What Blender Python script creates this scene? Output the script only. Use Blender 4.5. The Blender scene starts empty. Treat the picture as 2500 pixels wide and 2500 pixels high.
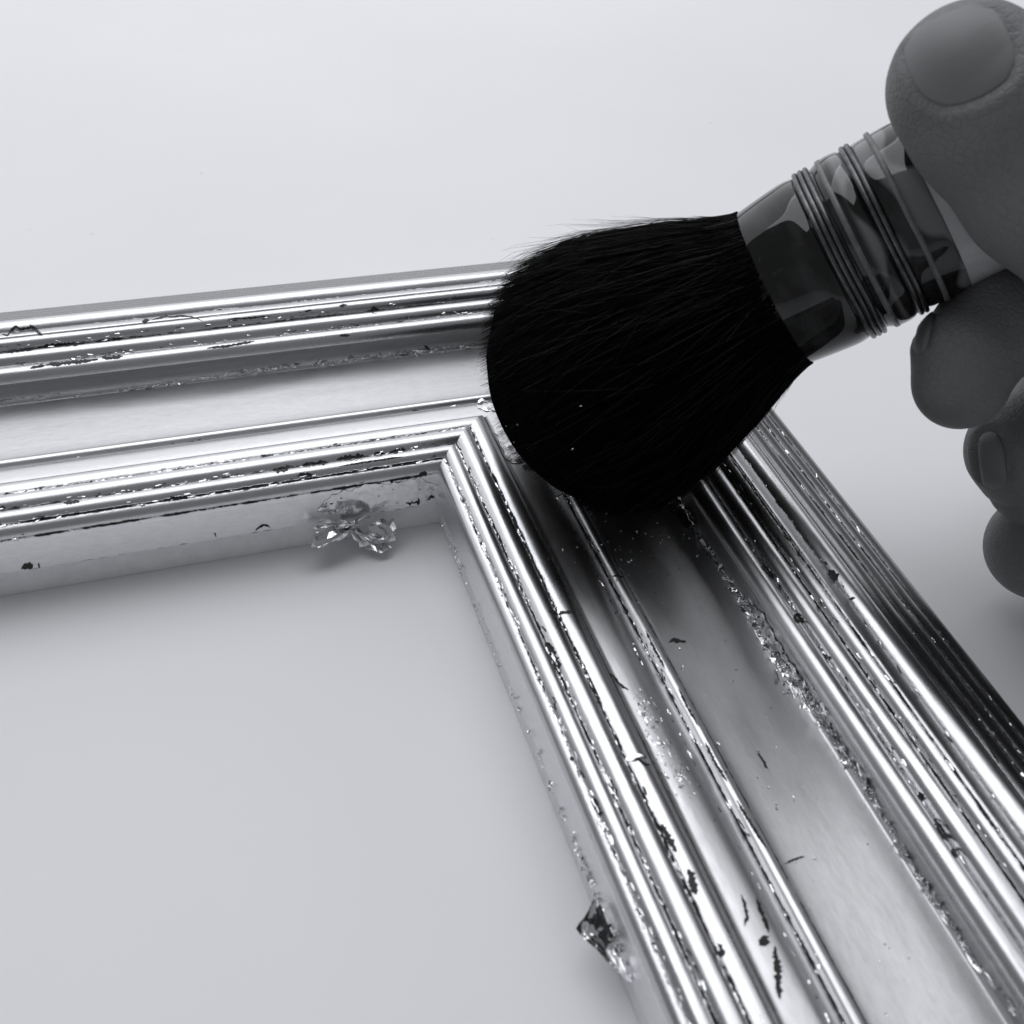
import bpy, bmesh, math, random
import numpy as np
from mathutils import Vector, Matrix, noise as mnoise

# ------------------------------------------------------------------ scene, camera, light
scene = bpy.context.scene
random.seed(7); rng = np.random.default_rng(7)
MM = 0.001
# camera solved from the two rails of the frame (world in mm, x right along the back rail, y away, z up)
FPX = 2640.1254618866183
R = np.array([[0.94673065, -0.31277981, 0.07661503],
              [-0.16048023, -0.66451857, -0.7298364],
              [0.27919021, 0.67866329, -0.67931507]])
TV = np.array([-12.50226402, 2.50741656, 177.58387663])
CAM = -R.T @ TV
cam_d = bpy.data.cameras.new('camera'); cam = bpy.data.objects.new('camera', cam_d)
scene.collection.objects.link(cam); scene.camera = cam
M = Matrix.Identity(4)
for i in range(3):
    M[i][0] = R[0][i]; M[i][1] = -R[1][i]; M[i][2] = -R[2][i]; M[i][3] = CAM[i] * MM
cam.matrix_world = M
cam_d.sensor_width = 36; cam_d.lens = FPX / 2500 * 36
cam_d.clip_start = 0.005; cam_d.clip_end = 20
cam_d.dof.use_dof = True; cam_d.dof.focus_distance = 0.176; cam_d.dof.aperture_fstop = 40

world = bpy.data.worlds.new('World'); scene.world = world; world.use_nodes = True
bg = world.node_tree.nodes['Background']
bg.inputs[0].default_value = (0.93, 0.96, 1.0, 1); bg.inputs[1].default_value = 0.17

def area(name, loc, target, sx, sy, radiance, col=(0.955, 0.97, 1.0)):
    l = bpy.data.lights.new(name, 'AREA'); l.shape = 'RECTANGLE'; l.size = sx; l.size_y = sy
    l.energy = radiance * math.pi * sx * sy; l.color = col
    o = bpy.data.objects.new(name, l); scene.collection.objects.link(o)
    o.location = loc
    o.rotation_euler = (Vector(target) - Vector(loc)).to_track_quat('-Z', 'Y').to_euler()
    return o
area('ceiling_light', (-0.08, 0.45, 0.80), (-0.03, 0.29, 0), 0.92, 0.82, 1.90)
area('window_light', (-0.25, 1.45, 0.60), (0, 0.05, 0.05), 2.6, 1.10, 0.80)
area('wall_light', (0.80, 0.42, 0.98), (0.06, -0.02, 0.0), 0.85, 0.9, 1.10)

vs = scene.view_settings
vs.view_transform = 'Standard'; vs.look = 'None'; vs.exposure = 0.21; vs.gamma = 1
scene.render.engine = 'CYCLES'

# ------------------------------------------------------------------ helpers
S = 2500 / 1932.0
def ray(x, y):                       # view ray (mm) through a point of the photograph
    return R.T @ np.array([(x * S - 1250) / FPX, (y * S - 1250) / FPX, 1.0])
def at(x, y, depth):
    return CAM + ray(x, y) * depth

def link(o, parent=None, **props):
    scene.collection.objects.link(o)
    if parent is not None: o.parent = parent
    for k, v in props.items(): o[k] = v
    return o
def mesh_obj(name, verts, faces, mat, parent=None, smooth=True, **props):
    me = bpy.data.meshes.new(name)
    me.from_pydata([tuple(float(c) * MM for c in v) for v in verts], [], [tuple(int(i) for i in f) for f in faces])
    me.update()
    if smooth: me.polygons.foreach_set('use_smooth', [True] * len(me.polygons))
    if mat: me.materials.append(mat)
    return link(bpy.data.objects.new(name, me), parent, **props)
def empty(name, loc, **props):
    o = bpy.data.objects.new(name, None); o.empty_display_size = 0.01
    link(o, None, **props); o.location = [c * MM for c in loc]
    return o
def set_parent(child, parent):       # parent keeping the child's coordinates in world space
    child.parent = parent
    child.matrix_parent_inverse = Matrix.Translation(-Vector(parent.location))

class NT:
    def __init__(s, name):
        s.m = bpy.data.materials.new(name); s.m.use_nodes = True
        s.t = s.m.node_tree; s.b = s.t.nodes['Principled BSDF']
    def n(s, typ, **kw):
        nd = s.t.nodes.new(typ)
        for k, v in kw.items():
            if hasattr(nd, k): setattr(nd, k, v)
            else: nd.inputs[k.replace('_', ' ')].default_value = v
        return nd
    def l(s, a, b): s.t.links.new(a, b)
    def math(s, op, a, b=None, c=None):
        nd = s.t.nodes.new('ShaderNodeMath'); nd.operation = op
        for i, v in enumerate((a, b, c)):
            if v is None: continue
            if isinstance(v, (int, float)): nd.inputs[i].default_value = v
            else: s.l(v, nd.inputs[i])
        return nd.outputs[0]
    def ramp(s, v, p):
        nd = s.t.nodes.new('ShaderNodeMapRange'); s.l(v, nd.inputs[0])
        nd.inputs[1].default_value, nd.inputs[2].default_value, nd.inputs[3].default_value, nd.inputs[4].default_value = p
        return nd.outputs[0]
    def mapping(s, src, scale):
        nd = s.t.nodes.new('ShaderNodeMapping'); nd.inputs['Scale'].default_value = scale
        s.l(src, nd.inputs[0]); return nd.outputs[0]
    def noise(s, vec, scale, detail=3, rough=.5):
        nd = s.t.nodes.new('ShaderNodeTexNoise'); nd.inputs['Scale'].default_value = scale
        nd.inputs['Detail'].default_value = detail; nd.inputs['Roughness'].default_value = rough
        s.l(vec, nd.inputs['Vector']); return nd.outputs[0]
    def mixc(s, f, a, b):
        nd = s.t.nodes.new('ShaderNodeMix'); nd.data_type = 'RGBA'
        if isinstance(f, (int, float)): nd.inputs[0].default_value = f
        else: s.l(f, nd.inputs[0])
        for i, v in ((6, a), (7, b)):
            if isinstance(v, tuple): nd.inputs[i].default_value = v
            else: s.l(v, nd.inputs[i])
        return nd.outputs[2]
    def bump(s, h, dist, strength=1.0, prev=None):
        nd = s.t.nodes.new('ShaderNodeBump'); nd.inputs['Distance'].default_value = dist
        nd.inputs['Strength'].default_value = strength
        s.l(h, nd.inputs['Height'])
        if prev is not None: s.l(prev, nd.inputs['Normal'])
        return nd.outputs[0]
def g(v, c=1.02): return (v, v, min(1, v * c), 1)

# ------------------------------------------------------------------ materials
def silver(name, rough, chip_reflections=True, scr=1.0, refl=.66):
    k = NT(name); b = k.b
    b.inputs['Metallic'].default_value = 1
    uv = k.n('ShaderNodeUVMap').outputs[0]             # millimetres: along the rail, across the profile
    big = k.noise(k.mapping(uv, (.05, .16, 1)), 1, 3)
    fine = k.noise(k.mapping(uv, (.5, 1.6, 1)), 1, 4, .6)
    streak = k.noise(k.mapping(uv, (.04, 2.5, 1)), 1, 3, .6)
    speck = k.noise(k.mapping(uv, (3, 3, 1)), 1, 2)
    rr = k.math('ADD', k.ramp(big, (.3, .7, rough * .85, rough * 1.15)), k.ramp(fine, (.5, .8, 0, .05)))
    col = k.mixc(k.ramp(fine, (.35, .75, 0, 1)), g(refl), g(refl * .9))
    col = k.mixc(k.math('MULTIPLY', k.ramp(streak, (.58, .78, 0, 1)), .22 * scr), col, g(.36))
    if chip_reflections:
        cv = k.n('ShaderNodeAttribute', attribute_name='crev').outputs['Fac']
        along = k.noise(k.mapping(uv, (.16, .05, 1)), 1, 4, .65)
        rag = k.noise(k.mapping(uv, (1.1, 2.2, 1)), 1, 3, .6)
        lim = k.math('ADD', k.math('MULTIPLY', along, 1.15), k.math('MULTIPLY', rag, .55))
        thr = k.math('SUBTRACT', 1.47, k.math('MULTIPLY', cv, .62))
        chip_reflection = k.ramp(k.math('SUBTRACT', lim, thr), (0, .02, 0, 1))
        edge = k.ramp(k.math('SUBTRACT', lim, thr), (-.09, -.02, 0, 1))
        # lifted, crinkled leaf in the quirks between the beads
        crin = k.noise(k.mapping(uv, (1.6, 3, 1)), 1, 4, .7)
        col = k.mixc(chip_reflection, col, g(.018))  # bare bole chips, plus dark reflections painted as lines along the quirks
        b.inputs['Roughness'].default_value = rough
        rr = k.math('ADD', rr, k.math('MULTIPLY', chip_reflection, .45))
        k.l(k.math('SUBTRACT', 1.0, chip_reflection), b.inputs['Metallic'])
        hb = k.math('MULTIPLY', crin, k.math('ADD', k.math('MULTIPLY', edge, .9), k.math('MULTIPLY', cv, .5)))
        n1 = k.bump(hb, .00025, .8)
    else:
        n1 = None
    k.l(rr, b.inputs['Roughness'])
    k.l(col, b.inputs['Base Color'])
    wob = k.noise(k.mapping(uv, (.08, .3, 1)), 1, 2)
    n2 = k.bump(wob, .00008, .35, n1)
    n3 = k.bump(fine, .00002, .6, n2)
    n4 = k.bump(streak, .000008, .3 * scr, n3)
    k.l(n4, b.inputs['Normal'])
    return k.m
M_BEAD = silver('silver_leaf_burnished', .29, refl=.60)
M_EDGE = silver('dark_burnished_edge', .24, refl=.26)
M_PANEL = silver('silver_leaf_panel', .38, chip_reflections=True, scr=.5, refl=.57)
M_FLAT = silver('silver_leaf_flat', .34)
M_LIP = silver('silver_leaf_lip', .36, chip_reflections=True, scr=.4, refl=.80)

def plain(name, v, rough=.6, nscale=800, var=.25, bump=.00003, metallic=0, spec=.5):
    k = NT(name); tc = k.n('ShaderNodeTexCoord').outputs['Object']
    nz = k.noise(tc, nscale, 4, .6)
    k.l(k.mixc(k.ramp(nz, (.3, .7, 0, 1)), g(v * (1 - var)), g(v * (1 + var))), k.b.inputs['Base Color'])
    k.b.inputs['Roughness'].default_value = rough; k.b.inputs['Metallic'].default_value = metallic
    k.b.inputs['Specular IOR Level'].default_value = spec
    k.l(k.bump(nz, bump, .6), k.b.inputs['Normal'])
    return k.m
M_GESSO = plain('pale_gesso', .78, .65, 500, .06)
M_BOLE = plain('black_bole', .012, .6, 2000, .4)
M_WIRE = plain('dark_wire', .12, .34, 900, .3, .00001, 1)
M_HANDLE = plain('pale_handle', .42, .2, 260, .12, .00001)
M_BAND = plain('grey_band', .12, .4, 700, .3)

def table_mat():
    k = NT('white_tabletop'); tc = k.n('ShaderNodeTexCoord').outputs['Object']
    a = k.noise(tc, 9, 4); b_ = k.noise(tc, 420, 3, .7); c = k.noise(tc, 60, 2)
    col = k.mixc(k.ramp(a, (.3, .7, 0, 1)), g(.79), g(.83))
    col = k.mixc(k.ramp(b_, (.735, .77, 0, .22)), col, g(.5))
    vo = k.n('ShaderNodeTexVoronoi', Scale=70.0); k.l(tc, vo.inputs['Vector'])
    sel = k.math('MULTIPLY', k.ramp(vo.outputs[0], (.012, .03, 1, 0)), k.ramp(k.noise(tc, 31, 1), (.5, .56, 0, .5)))
    col = k.mixc(sel, col, g(.35))
    k.l(col, k.b.inputs['Base Color'])
    k.b.inputs['Roughness'].default_value = .55
    k.b.inputs['Specular IOR Level'].default_value = .3
    k.l(k.bump(b_, .00004, .35), k.b.inputs['Normal'])
    return k.m
M_TABLE = table_mat()

def foil_mat():
    k = NT('loose_silver_leaf'); tc = k.n('ShaderNodeTexCoord').outputs['Object']
    nz = k.noise(tc, 1500, 4, .6)
    k.l(k.mixc(k.ramp(nz, (.3, .7, 0, 1)), g(.80), g(.66)), k.b.inputs['Base Color'])
    k.b.inputs['Metallic'].default_value = 1; k.b.inputs['Roughness'].default_value = .2
    k.l(k.bump(nz, .00004, .6), k.b.inputs['Normal'])
    return k.m
M_FOIL = foil_mat()

# ------------------------------------------------------------------ table
tt = mesh_obj('tabletop', [(-900, -700, 0), (420, -700, 0), (420, 1700, 0), (-900, 1700, 0),
                           (-900, -700, -25), (420, -700, -25), (420, 1700, -25), (-900, 1700, -25)],
              [(0, 1, 2, 3), (7, 6, 5, 4), (0, 4, 5, 1), (1, 5, 6, 2), (2, 6, 7, 3), (3, 7, 4, 0)], M_TABLE, smooth=False,
              kind='structure')

# ------------------------------------------------------------------ the frame's moulding: profile in (u from the sight edge, z)
def bead(p, q, h, n=18, ex=.75):
    p = np.array(p, float); q = np.array(q, float); d = q - p; nn = np.array([-d[1], d[0]]); nn /= np.linalg.norm(nn)
    out = []
    for i in range(1, n + 1):
        t = i / n
        out.append(p + d * t + nn * h * (4 * t * (1 - t)) ** ex)
    return out
def line(p, q, n=6):
    p = np.array(p, float); q = np.array(q, float)
    return [p + (q - p) * i / n for i in range(1, n + 1)]
def smoothc(pts, n=8):              # Catmull-Rom through pts
    P = [np.array(p, float) for p in pts]; P = [2 * P[0] - P[1]] + P + [2 * P[-1] - P[-2]]; out = []
    for i in range(1, len(P) - 2):
        a, b_, c, d = P[i - 1:i + 3]
        for j in range(1, n + 1):
            t = j / n
            out.append(.5 * ((2 * b_) + (c - a) * t + (2 * a - 5 * b_ + 4 * c - d) * t * t + (3 * b_ - 3 * c + d - a) * t ** 3))
    return out
segs = []      # (part, points, list of quirks)
def seg(part, start, pts): segs.append((part, [np.array(start, float)] + pts))
lip = line((.15, 5.3), (0, 11.2), 14) + line((0, 11.2), (.12, 11.75), 3)
seg('sight_lip', (.15, 5.3), lip)
im = bead((.12, 11.75), (1.5, 13.35), .55) + bead((1.5, 13.35), (4.1, 13.6), .85) + bead((4.1, 13.6), (7.3, 13.85), .95) \
    + bead((7.3, 13.85), (10.75, 12.75), 1.0) \
    + line((10.75, 12.75), (11.1, 12.5), 2) + smoothc([(11.1, 12.35), (13.2, 12.25), (15.2, 11.9), (16.8, 11.1), (18.2, 9.9), (19.2, 8.7)], 6) \
    + bead((19.2, 8.7), (21.4, 8.9), 1.0)
seg('inner_moulding', (.12, 11.75), im[:72])
seg('flat', im[71], im[72:])
seg('panel', (21.4, 8.9), smoothc([(21.4, 8.9), (21.9, 8.55), (24, 8.3), (29, 8.1), (33, 8.05), (36.0, 8.08), (36.9, 8.35), (37.3, 9.3), (37.35, 11.0), (37.0, 12.2)], 8))
om = bead((37.0, 12.2), (40.6, 12.7), 1.45) + bead((40.6, 12.7), (43.4, 14.2), 1.0) + bead((43.4, 14.2), (44.9, 15.7), .55) \
    + smoothc([(44.9, 15.7), (45.2, 15.95), (45.8, 15.9), (47.4, 15.35)], 5) + bead((47.4, 15.35), (51.0, 15.0), 1.05, 22)
seg('outer_moulding', (37.0, 12.2), om)
oe = []
pts = [(51.0, 15.0), (51.9, 14.3), (55.0, 12.9), (58.0, 11.5), (60.9, 10.2), (64.0, 8.7)]
oe += line(pts[0], pts[1], 3)
for a, b_ in zip(pts[1:-1], pts[2:]): oe += bead(a, b_, .5, 12)
seg('outer_edge', (51.0, 15.0), oe)
# bare bole in each quirk, raised to paint dark reflected lines: (u, z, back rail, side rail)
QUIRKS = [(.12, 11.75, 1.15, .8), (1.5, 13.35, 1.35, .95), (4.1, 13.6, 1.08, 1.5), (7.3, 13.85, 1.08, 1.5), (10.75, 12.6, .6, 1.6), (19.2, 8.7, .7, 1.6),
          (21.5, 8.75, .5, 1.25), (40.6, 12.7, 1.05, .95), (43.4, 14.2, 1.12, 1.6), (44.9, 15.5, .9, 1.4), (47.4, 15.35, .8, .7), (37.1, 10.4, .55, .6),
          (51.5, 14.6, .2, 1.5), (55.0, 12.9, .1, 1.3), (58.0, 11.5, .1, 1.3), (60.9, 10.2, .1, 1.3), (16.8, 11.1, .3, .3)]
PROFILE = np.array([p for _, s_ in segs for p in s_])       # for ray hits

LEN = 230.0
sv = np.concatenate([np.linspace(0, .5, 40, endpoint=False), np.linspace(.5, 1, 140)])   # denser towards the mitre
def rail_mesh(name, part, P, which, mat, parent, t0):
    P = np.array(P); n = len(P); m = len(sv)
    arc = np.concatenate([[0], np.cumsum(np.linalg.norm(np.diff(P, axis=0), axis=1))]) + t0
    verts, faces, uvs, crev = [], [], [], []
    cr = np.zeros(n)
    for (qu, qz, w0_, w1_) in QUIRKS:
        w = w1_ if which else w0_; d = np.hypot(P[:, 0] - qu, P[:, 1] - qz); cr = np.maximum(cr, w * np.exp(-(d / (.48 if which else .42)) ** 2))
    for j, k in enumerate(sv):
        for i in range(n):
            u, z = P[i]
            s_ = -LEN + (u + LEN) * k
            if part == 'sight_lip' and i == 0:      # ragged lower edge of the leaf
                z = z + .28 * mnoise.noise((s_ * 1.3, which * 7.0, 0)) + .2 * max(0, mnoise.noise((s_ * .35, 3 + which, 0)))
            verts.append((s_, u, z) if which == 0 else (u, s_, z)); uvs.append((s_ + which * 517, arc[i])); crev.append(cr[i])
    for j in range(m - 1):
        for i in range(n - 1):
            a = j * n + i; f = (a, a + n, a + n + 1, a + 1)
            faces.append(f if which == 0 else f[::-1])
    o = mesh_obj(name, verts, faces, mat, parent)
    me = o.data
    # corner-domain UV in millimetres, point-domain quirk mask
    ul = me.uv_layers.new(name='UVMap'); li = np.zeros(len(me.loops), int); me.loops.foreach_get('vertex_index', li)
    ul.data.foreach_set('uv', np.array(uvs)[li].ravel())
    at_ = me.attributes.new('crev', 'FLOAT', 'POINT'); at_.data.foreach_set('value', np.array(crev, dtype=np.float32))
    # sharp creases in the quirks
    sharp_i = set()
    for i in range(1, n - 1):
        a = P[i] - P[i - 1]; b_ = P[i + 1] - P[i]
        an = math.degrees(abs(math.atan2(a[0] * b_[1] - a[1] * b_[0], a @ b_)))
        if an > 32: sharp_i.add(i)
    se = me.attributes.new('sharp_edge', 'BOOLEAN', 'EDGE')
    ev = np.zeros(len(me.edges) * 2, int); me.edges.foreach_get('vertices', ev); ev = ev.reshape(-1, 2)
    col = ev % n
    se.data.foreach_set('value', (np.isin(col[:, 0], list(sharp_i)) & (col[:, 0] == col[:, 1])))
    return o, arc[-1]

frame = empty('picture_frame', (0, 0, 0), label='silver-leafed picture frame corner with reeded mouldings lying on the white table', category='picture frame')
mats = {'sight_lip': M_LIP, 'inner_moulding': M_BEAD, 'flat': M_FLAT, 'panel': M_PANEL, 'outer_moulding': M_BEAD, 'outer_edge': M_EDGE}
for which in (0, 1):
    # wooden body: rabbet step, underside and outer wall
    B = [(.15, 5.3), (.9, 5.25), (.9, 0.05), (64, 0.05), (64, 8.7)]
    verts, faces = [], []
    for k in (0, 1):
        for (u, z) in B:
            s_ = -LEN + (u + LEN) * k
            verts.append((s_, u, z) if which == 0 else (u, s_, z))
    nb = len(B)
    for i in range(nb - 1):
        f = (i, i + 1, i + 1 + nb, i + nb); faces.append(f if which == 0 else f[::-1])
    rail = mesh_obj('rail', verts, faces, M_GESSO, frame, smooth=False,
                    label='back rail running left from the corner' if which == 0 else 'side rail running towards the viewer')
    t0 = 0
    for part, P in segs:
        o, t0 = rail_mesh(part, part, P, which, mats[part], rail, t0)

# ------------------------------------------------------------------ ray hits on the moulding, for cracks and flakes
def hit(x, y):
    """point, normal and rail of the moulding under a spot of the photograph"""
    r = ray(x, y); best = None
    for which in (0, 1):
        du, dz = (r[1], r[2]) if which == 0 else (r[0], r[2])
        cu, cz = (CAM[1], CAM[2]) if which == 0 else (CAM[0], CAM[2])
        A = PROFILE[:-1]; D = np.diff(PROFILE, axis=0)
        den = du * D[:, 1] - dz * D[:, 0]
        den = np.where(abs(den) < 1e-9, 1e-9, den)
        t = ((A[:, 0] - cu) * D[:, 1] - (A[:, 1] - cz) * D[:, 0]) / den
        q = ((A[:, 0] - cu) * dz - (A[:, 1] - cz) * du) / den
        for i in np.where((q >= 0) & (q <= 1) & (t > 10))[0]:
            X = CAM + r * t[i]
            if (which == 0 and X[0] > X[1]) or (which == 1 and X[1] > X[0]): continue
            if best is None or t[i] < best[0]:
                n2 = np.array([-D[i, 1], D[i, 0]]); n2 /= np.linalg.norm(n2) + 1e-9
                N = np.array([0, n2[0], n2[1]]) if which == 0 else np.array([n2[0], 0, n2[1]])
                best = (t[i], X, N, which)
    return best

def patch_mesh(polys, lift=.05):
    V, Fc = [], []
    for line_, w in polys:
        P = np.array(line_, float)
        # resample to about 5 px with jitter so that the outline is torn
        d = np.concatenate([[0], np.cumsum(np.linalg.norm(np.diff(P, axis=0), axis=1))])
        m = max(4, int(d[-1] / 3)); tt_ = np.linspace(0, d[-1], m)
        Q = np.stack([np.interp(tt_, d, P[:, 0]), np.interp(tt_, d, P[:, 1])], 1)
        tg = np.gradient(Q, axis=0); tg /= np.linalg.norm(tg, axis=1)[:, None] + 1e-9
        nn = np.stack([-tg[:, 1], tg[:, 0]], 1)
        env = np.clip(np.sin(np.linspace(.12, math.pi - .12, m)) * 1.6, 0, 1)
        cols = 4; rows = []
        for i in range(m):
            j1 = 1 + .55 * random.uniform(-1, 1); j2 = 1 + .55 * random.uniform(-1, 1); row = []
            for c in range(cols):
                f = c / (cols - 1) * 2 - 1
                p = Q[i] + nn[i] * f * w * .5 * env[i] * (j1 if f < 0 else j2)
                h = hit(*p)
                if h is None: row = None; break
                row.append(h[1] + h[2] * lift)
            rows.append(row)
        prev = None
        for row in rows:
            if row is None: prev = None; continue
            b0 = len(V); V += row
            if prev is not None:
                for c in range(cols - 1):
                    Fc.append((prev + c, prev + c + 1, b0 + c + 1, b0 + c))
            prev = b0
    return V, Fc
CR0 = [([(4, 631), (14, 633), (22, 622), (30, 617), (40, 621), (52, 619), (62, 616), (70, 620)], 5),
       ([(56, 612), (61, 618), (68, 624), (80, 633)], 5), ([(268, 607), (282, 604)], 6),
       ([(284, 604), (300, 600), (312, 597), (325, 598), (340, 596), (358, 597), (370, 600), (382, 606)], 2.6),
       ([(10, 666), (40, 661), (70, 658)], 4), ([(70, 656), (95, 652), (120, 650), (160, 648)], 6), ([(180, 645), (205, 641), (232, 639)], 5),
       ([(430, 602), (470, 600), (510, 596)], 3), ([(575, 587), (588, 585)], 5), ([(640, 577), (655, 575)], 5),
       ([(700, 582), (708, 584), (716, 585)], 12),
       ([(57, 695), (70, 692), (85, 690)], 6), ([(85, 689), (110, 686), (135, 683), (160, 681), (185, 678)], 7), ([(192, 676), (210, 674), (232, 672)], 6),
       ([(390, 657), (430, 653), (480, 644)], 4), ([(640, 634), (660, 632)], 4), ([(800, 652), (812, 660)], 6),
       ([(40, 1073), (52, 1068), (66, 1069), (78, 1066), (98, 1069)], 11), ([(762, 948), (778, 944), (795, 944), (812, 940)], 14),
       ([(806, 930), (812, 936), (820, 938)], 8), ([(482, 1001), (490, 994), (500, 990), (510, 995)], 3.5), ([(404, 1005), (408, 1013)], 3),
       ([(600, 965), (625, 950), (645, 940)], 3), ([(790, 896), (806, 892)], 8), ([(735, 908), (742, 909)], 6),
       ([(515, 888), (530, 886), (545, 884)], 9), ([(570, 878), (590, 876), (620, 872)], 8), ([(635, 868), (660, 864), (690, 861)], 10), ([(705, 858), (725, 856)], 8),
       ([(735, 853), (765, 847)], 7), ([(0, 962), (10, 957)], 8), ([(120, 949), (150, 946)], 6), ([(560, 898), (590, 895)], 7), ([(640, 880), (700, 870), (760, 862)], 3)]
CR1 = [([(1034, 1153), (1050, 1157), (1066, 1155), (1086, 1156)], 6), ([(1154, 1088), (1164, 1086), (1176, 1090)], 3), ([(986, 879), (1000, 882), (1012, 886)], 9),
       ([(1148, 1270), (1160, 1278), (1170, 1292), (1186, 1302)], 4), ([(1262, 1212), (1272, 1208), (1284, 1210), (1294, 1211)], 7),
       ([(1398, 1688), (1405, 1705), (1410, 1730), (1404, 1748)], 6), ([(1427, 1695), (1438, 1725), (1446, 1745), (1450, 1760)], 7), ([(1440, 1765), (1444, 1785)], 16),
       ([(1462, 1786), (1464, 1806), (1469, 1830), (1467, 1850), (1472, 1885)], 12), ([(1480, 1631), (1492, 1624), (1505, 1619), (1518, 1616)], 4),
       ([(1298, 1640), (1306, 1662), (1314, 1688)], 14), ([(1248, 1555), (1258, 1575), (1268, 1592), (1276, 1608)], 11), ([(1352, 1780), (1364, 1805)], 13),
       ([(1030, 1210), (1042, 1230), (1052, 1255), (1058, 1270)], 12), ([(1564, 1075), (1573, 1084), (1580, 1094)], 14), ([(1498, 1160), (1506, 1166), (1514, 1174)], 13),
       ([(1436, 1068), (1448, 1078), (1458, 1090)], 9), ([(1735, 1494), (1741, 1508)], 9), ([(1762, 1545), (1775, 1565), (1788, 1588)], 9), ([(1796, 1600), (1806, 1618)], 9),
       ([(1150, 1470), (1158, 1490), (1164, 1510)], 9), ([(1120, 1505), (1128, 1525), (1134, 1540)], 9), ([(1076, 1428), (1082, 1436)], 6), ([(1280, 1300), (1300, 1340), (1318, 1370)], 4),
       ([(1330, 1400), (1350, 1440), (1372, 1475)], 5), ([(1390, 1510), (1420, 1560), (1445, 1600)], 5), ([(1218, 1190), (1235, 1225), (1255, 1262)], 4),
       ([(1430, 1420), (1448, 1450)], 5), ([(1600, 1130), (1614, 1128)], 4), ([(1555, 1060), (1562, 1066)], 5), ([(1820, 1330), (1845, 1365)], 5),
       ([(1860, 1400), (1885, 1440)], 4)]
rails = [o for o in frame.children]
for which, polys in ((0, CR0), (1, CR1)):
    V, Fc = patch_mesh(polys)
    o = mesh_obj('bare_patches', V, Fc, M_BOLE, rails[which], kind='stuff')

# ------------------------------------------------------------------ the mop brush
PX = S / FPX                                             # mm per photo px and mm of depth
D1 = 153.0
P1 = at(1457, 546, D1)                                   # centre of the ferrule's mouth
def solve_axis(tilt=.10):
    best = None
    for dt in np.linspace(120, 200, 401):
        T = at(971, 804, dt); a = P1 - T; a /= np.linalg.norm(a); r = ray(1457, 546); r /= np.linalg.norm(r)
        e = abs(-(a @ r) - tilt)
        if best is None or e < best[0]: best = (e, T, dt)
    return best[1]
TIP = solve_axis()
AX = P1 - TIP; HL = np.linalg.norm(AX); AX /= HL          # towards the handle
K = HL / 550.0                                           # mm per px along the brush
E1 = np.cross(AX, -ray(1457, 546)); E1 /= np.linalg.norm(E1)
E2 = np.cross(AX, E1)
def bpt(a, r, th):                                       # a: px from the ferrule mouth towards the tip, r px
    return P1 - AX * a * K + (E1 * math.cos(th) + E2 * math.sin(th)) * r * K

brush = empty('mop_brush', P1 - AX * 550 * K, label='round black-haired mop brush with wire-bound ferrule held against the frame corner', category='brush')
WA = [0, 40, 110, 206, 265, 325, 373, 415, 460, 500, 530, 545, 550]
WR = [150, 163, 199, 236, 258, 268, 266, 256, 229, 184, 128, 66, 0]
_WT = [float(v) for v in np.interp(np.arange(-20, 700), WA, WR)]
def W(a): return _WT[int(a + 20.5)]
_WF = [float(v) for v in np.interp(np.arange(-20, 700), [0, 40, 110, 206, 265, 325, 400, 550], [150, 163, 199, 236, 258, 268, 280, 296])]
def Wfree(a):
    i = int(a + 20); f = a + 20 - i; return _WF[i] * (1 - f) + _WF[i + 1] * f
def floor_z(X):                                          # height of the moulding under a point
    u = max(X[0], X[1]) if X[0] > 0 or X[1] > 0 else 0
    if u <= 0.1 or u >= 64: return 0.0
    i = np.searchsorted(PU, u); return float(np.interp(u, PU, PZ))
_o = np.argsort(PROFILE[:, 0]); PU, PZ = PROFILE[_o, 0], PROFILE[_o, 1]
def settle(X, gap):
    f = floor_z(X) + gap
    if X[2] < f + 3:                                     # hairs splay where they meet the frame
        d = f + 3 - X[2]; X = X.copy(); X[2] = f + 3 * math.exp(-d / 3)
    return X
def lathe(prof, n=64, post=None):
    V, Fc = [], []
    for (a, r) in prof:
        for j in range(n):
            X = bpt(a, r, 2 * math.pi * j / n); V.append(post(X) if post else X)
    for i in range(len(prof) - 1):
        for j in range(n):
            A = i * n + j; B = i * n + (j + 1) % n; Fc.append((A, B, B + n, A + n))
    return V, Fc

k = NT('black_hair'); at_n = k.n('ShaderNodeAttribute', attribute_name='shade').outputs['Fac']
k.l(k.mixc(at_n, g(.002), g(.085)), k.b.inputs['Base Color'])
k.b.inputs['Roughness'].default_value = .55; k.b.inputs['Specular IOR Level'].default_value = .05
M_HAIR = k.m
k = NT('hair_core'); k.b.inputs['Base Color'].default_value = g(.002); k.b.inputs['Roughness'].default_value = .9; k.b.inputs['Specular IOR Level'].default_value = 0
M_CORE = k.m
V, Fc = lathe([(-20, 140)] + [(a, W(a) * .915) for a in np.linspace(0, 528, 40)] + [(536, 0.5)], 56, lambda X: settle(X, .6))
tuft = mesh_obj('tuft', V, Fc, M_CORE)
set_parent(tuft, brush)

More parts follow.
